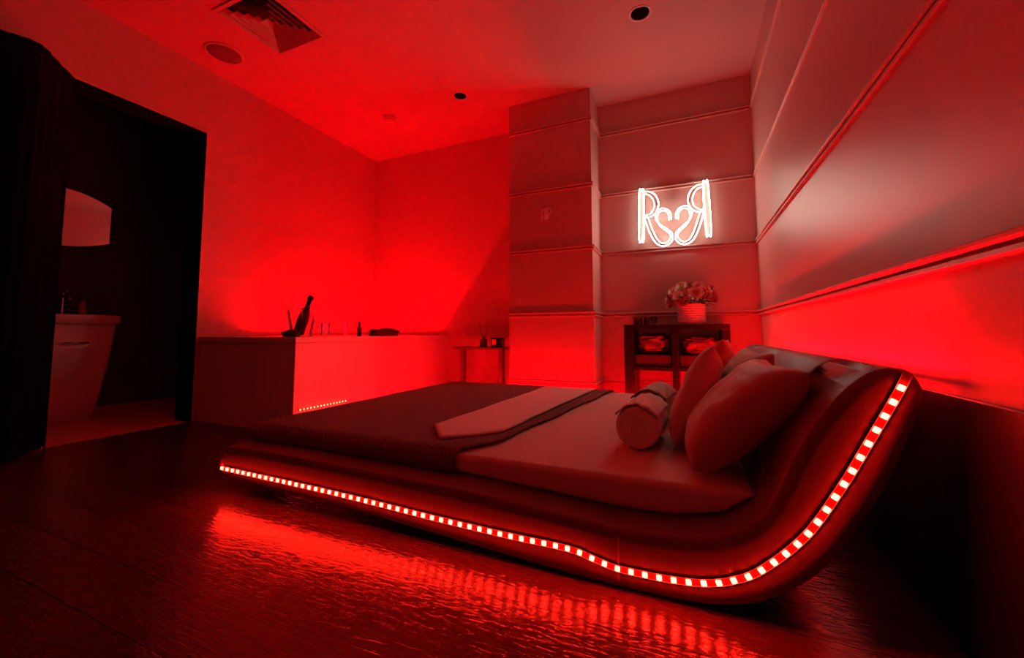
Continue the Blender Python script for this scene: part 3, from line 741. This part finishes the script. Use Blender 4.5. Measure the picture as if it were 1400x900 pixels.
# pale towel runner
def runner():
    bm = B(); nx, ny = 20, 60; G = []
    for j in range(ny + 1):
        f = j / ny; row = []
        for i in range(nx + 1):
            s = i / nx
            xl = -.934 + .035 * f; xr = -.645 + .08 * f ** 1.3
            yn = 1.384 + .03 * s - .165 * (s / .42 if s < .42 else max(0, 1 - (s - .42) / .58) ** .75)
            y = yn + (2.62 + .03 * s - yn) * f; x = xl + (xr - xl) * s
            e = min(s, 1 - s, f * 3, (1 - f) * 3)
            z = .2525 + .005 * min(1, e * 10) + .004 * noise.noise(Vector((x * 7, y * 5, 3)))
            row.append(bm.verts.new((x, y, z)))
        G.append(row)
    for a, c in zip(G, G[1:]):
        for i in range(nx): bm.faces.new((a[i], a[i + 1], c[i + 1], c[i]))
    return bm
o = mesh_obj('folded_towel', runner(), M['towel'], None, True); tag(o, 'long pale folded towel laid across the middle of the bed', 'towel')
so = o.modifiers.new('s', 'SOLIDIFY'); so.thickness = .009; so.offset = 1

# ---------------------------------------------------------------- cushions
def pillow(name, BL, TL, TR, BR, th, m, label, sag=.012, seed=0, cat='pillow', ear=.06, nn=28):
    BL, TL, TR, BR = [Vector(p) for p in (BL, TL, TR, BR)]
    N = ((TR - BL).cross(TL - BR)).normalized(); bm = B(); sides = []
    cen = (BL + TL + TR + BR) / 4
    for sd in (-1, 1):
        G = []
        for i in range(nn + 1):
            row = []
            for j in range(nn + 1):
                u = i / nn; v = j / nn
                a, c = 2 * u - 1, 2 * v - 1
                p = BL.lerp(TL, v).lerp(BR.lerp(TR, v), u)
                pin = ear * ((1 - a * a) * abs(c) ** 3 + (1 - c * c) * abs(a) ** 3)   # sides drawn in, corners stay
                p = p.lerp(cen, pin)
                h = th * ((1 - a ** 4) * (1 - c ** 4)) ** .55 * (1 + .06 * noise.noise(Vector((a * 2 + seed, c * 2, sd))))
                wr = .007 * noise.noise(Vector((a * 3 + seed, c * 7, sd * 2))) * (1 - a ** 4) * (1 - c ** 4)
                p = p + N * sd * (h * .5 + wr) - Vector((0, 0, sag * (1 - a * a) * abs(v)))
                row.append(p)
            G.append(row)
        V = [[None] * (nn + 1) for _ in range(nn + 1)]
        for i in range(nn + 1):
            for j in range(nn + 1):
                edge = i in (0, nn) or j in (0, nn)
                if edge and sides: V[i][j] = sides[0][i][j]
                else: V[i][j] = bm.verts.new(G[i][j])
        sides.append(V)
        for i in range(nn):
            for j in range(nn): bm.faces.new((V[i][j], V[i + 1][j], V[i + 1][j + 1], V[i][j + 1]))
    loc = (BL + BR) / 2
    for v in bm.verts: v.co -= loc
    t = thing(name, label, cat, loc)
    o = mesh_obj('cover', bm, M[m], t, True)
    sm = o.modifiers.new('s', 'SUBSURF'); sm.levels = 1; sm.render_levels = 1
    ring_ = []
    V = sides[0]
    return t
pillow('pillow', (-.005, 1.19, .258), (.262, 1.155, .535), (.235, 1.56, .54), (-.0, 1.58, .262), .15, 'pillow_red', 'large dark red pillow nearest the headboard, front of the pile', seed=1, ear=.04)
pillow('pillow', (.095, 1.69, .27), (.275, 1.66, .555), (.245, 2.08, .565), (.075, 2.08, .27), .11, 'pillow_tan', 'tan pillow showing its top edge behind the large red pillow', seed=4, ear=.03)
pillow('cushion', (-.055, 1.41, .262), (.085, 1.68, .580), (.12, 2.06, .53), (-.04, 1.78, .262), .11, 'pillow_red', 'square dark red cushion leaning between the rolled towels and the large pillow', cat='cushion', seed=8, ear=.05)
pillow('cushion', (.05, 2.18, .27), (.155, 2.17, .60), (.2, 2.48, .59), (.09, 2.5, .27), .10, 'satin', 'shiny red satin cushion peeking out behind the square cushion', cat='cushion', seed=12)

def bolster(loc, L, r, yaw, m, label, seed):
    t = thing('rolled_towel', label, 'rolled towel', loc, yaw)
    bm = B(); n = 36; rings = []
    for k, (y, rr) in enumerate([(0, .001), (0, r * .5), (0.0, r * .86), (.006, r * .96), (.02, r), (L * .25, r * 1.02), (L * .5, r), (L * .75, r * 1.02), (L - .02, r), (L - .006, r * .95), (L, r * .8), (L, .001)]):
        rings.append([(rr * (1 + .05 * noise.noise(Vector((cos(2 * pi * i / n) * 2 + seed, sin(2 * pi * i / n) * 2, y * 8)))) * cos(2 * pi * i / n), y, r + rr * (1 + .03 * noise.noise(Vector((cos(2 * pi * i / n) * 2 + seed, sin(2 * pi * i / n) * 2, y * 8)))) * sin(2 * pi * i / n)) for i in range(n)])
    loft(bm, rings); mesh_obj('roll', bm, M[m], t, True)
    # loose end of the cloth lying over the roll
    bm = B(); G = []
    for j in range(13):
        y = .0 + L * j / 12; row = []
        for i in range(22):
            a = radians(150 - 120 * i / 21); rr = r * 1.035 + .006 + .002 * sin(i * 1.3 + j)
            row.append(bm.verts.new((rr * cos(a), y - .012 * (j == 0) * sin(i * .5), r + rr * sin(a))))
        G.append(row)
    for a, c in zip(G, G[1:]):
        for i in range(21): bm.faces.new((a[i], a[i + 1], c[i + 1], c[i]))
    o = mesh_obj('outer_fold', bm, M[m], t, True); so = o.modifiers.new('s', 'SOLIDIFY'); so.thickness = .004
    # spiral of the rolled end
    pts = []
    for k in range(60):
        a = k * .28; rr = r * .12 + r * .76 * k / 60; pts.append((rr * cos(a), -.001, r + rr * sin(a)))
    bm = B(); tube(bm, pts, .0022, 5); mesh_obj('end_spiral', bm, M[m], t, True)
    return t
bolster((-.168, 1.43, MZ + .001), .27, .072, radians(-4), 'towel', 'pale rolled towel lying nearest on the bed, dark end facing out', 1)
bolster((-.16, 1.78, MZ + .001), .30, .074, radians(-6), 'pillow_tan', 'tan rolled towel lying just behind the pale rolled towel', 2)

# ---------------------------------------------------------------- world and view
w = bpy.data.worlds.new('world'); S.world = w; w.use_nodes = True
w.node_tree.nodes['Background'].inputs['Color'].default_value = (.02, .0, .004, 1); w.node_tree.nodes['Background'].inputs['Strength'].default_value = .2
S.view_settings.view_transform = 'Standard'; S.view_settings.look = 'None'; S.view_settings.exposure = 0; S.view_settings.gamma = 1
S.view_settings.use_curve_mapping = False
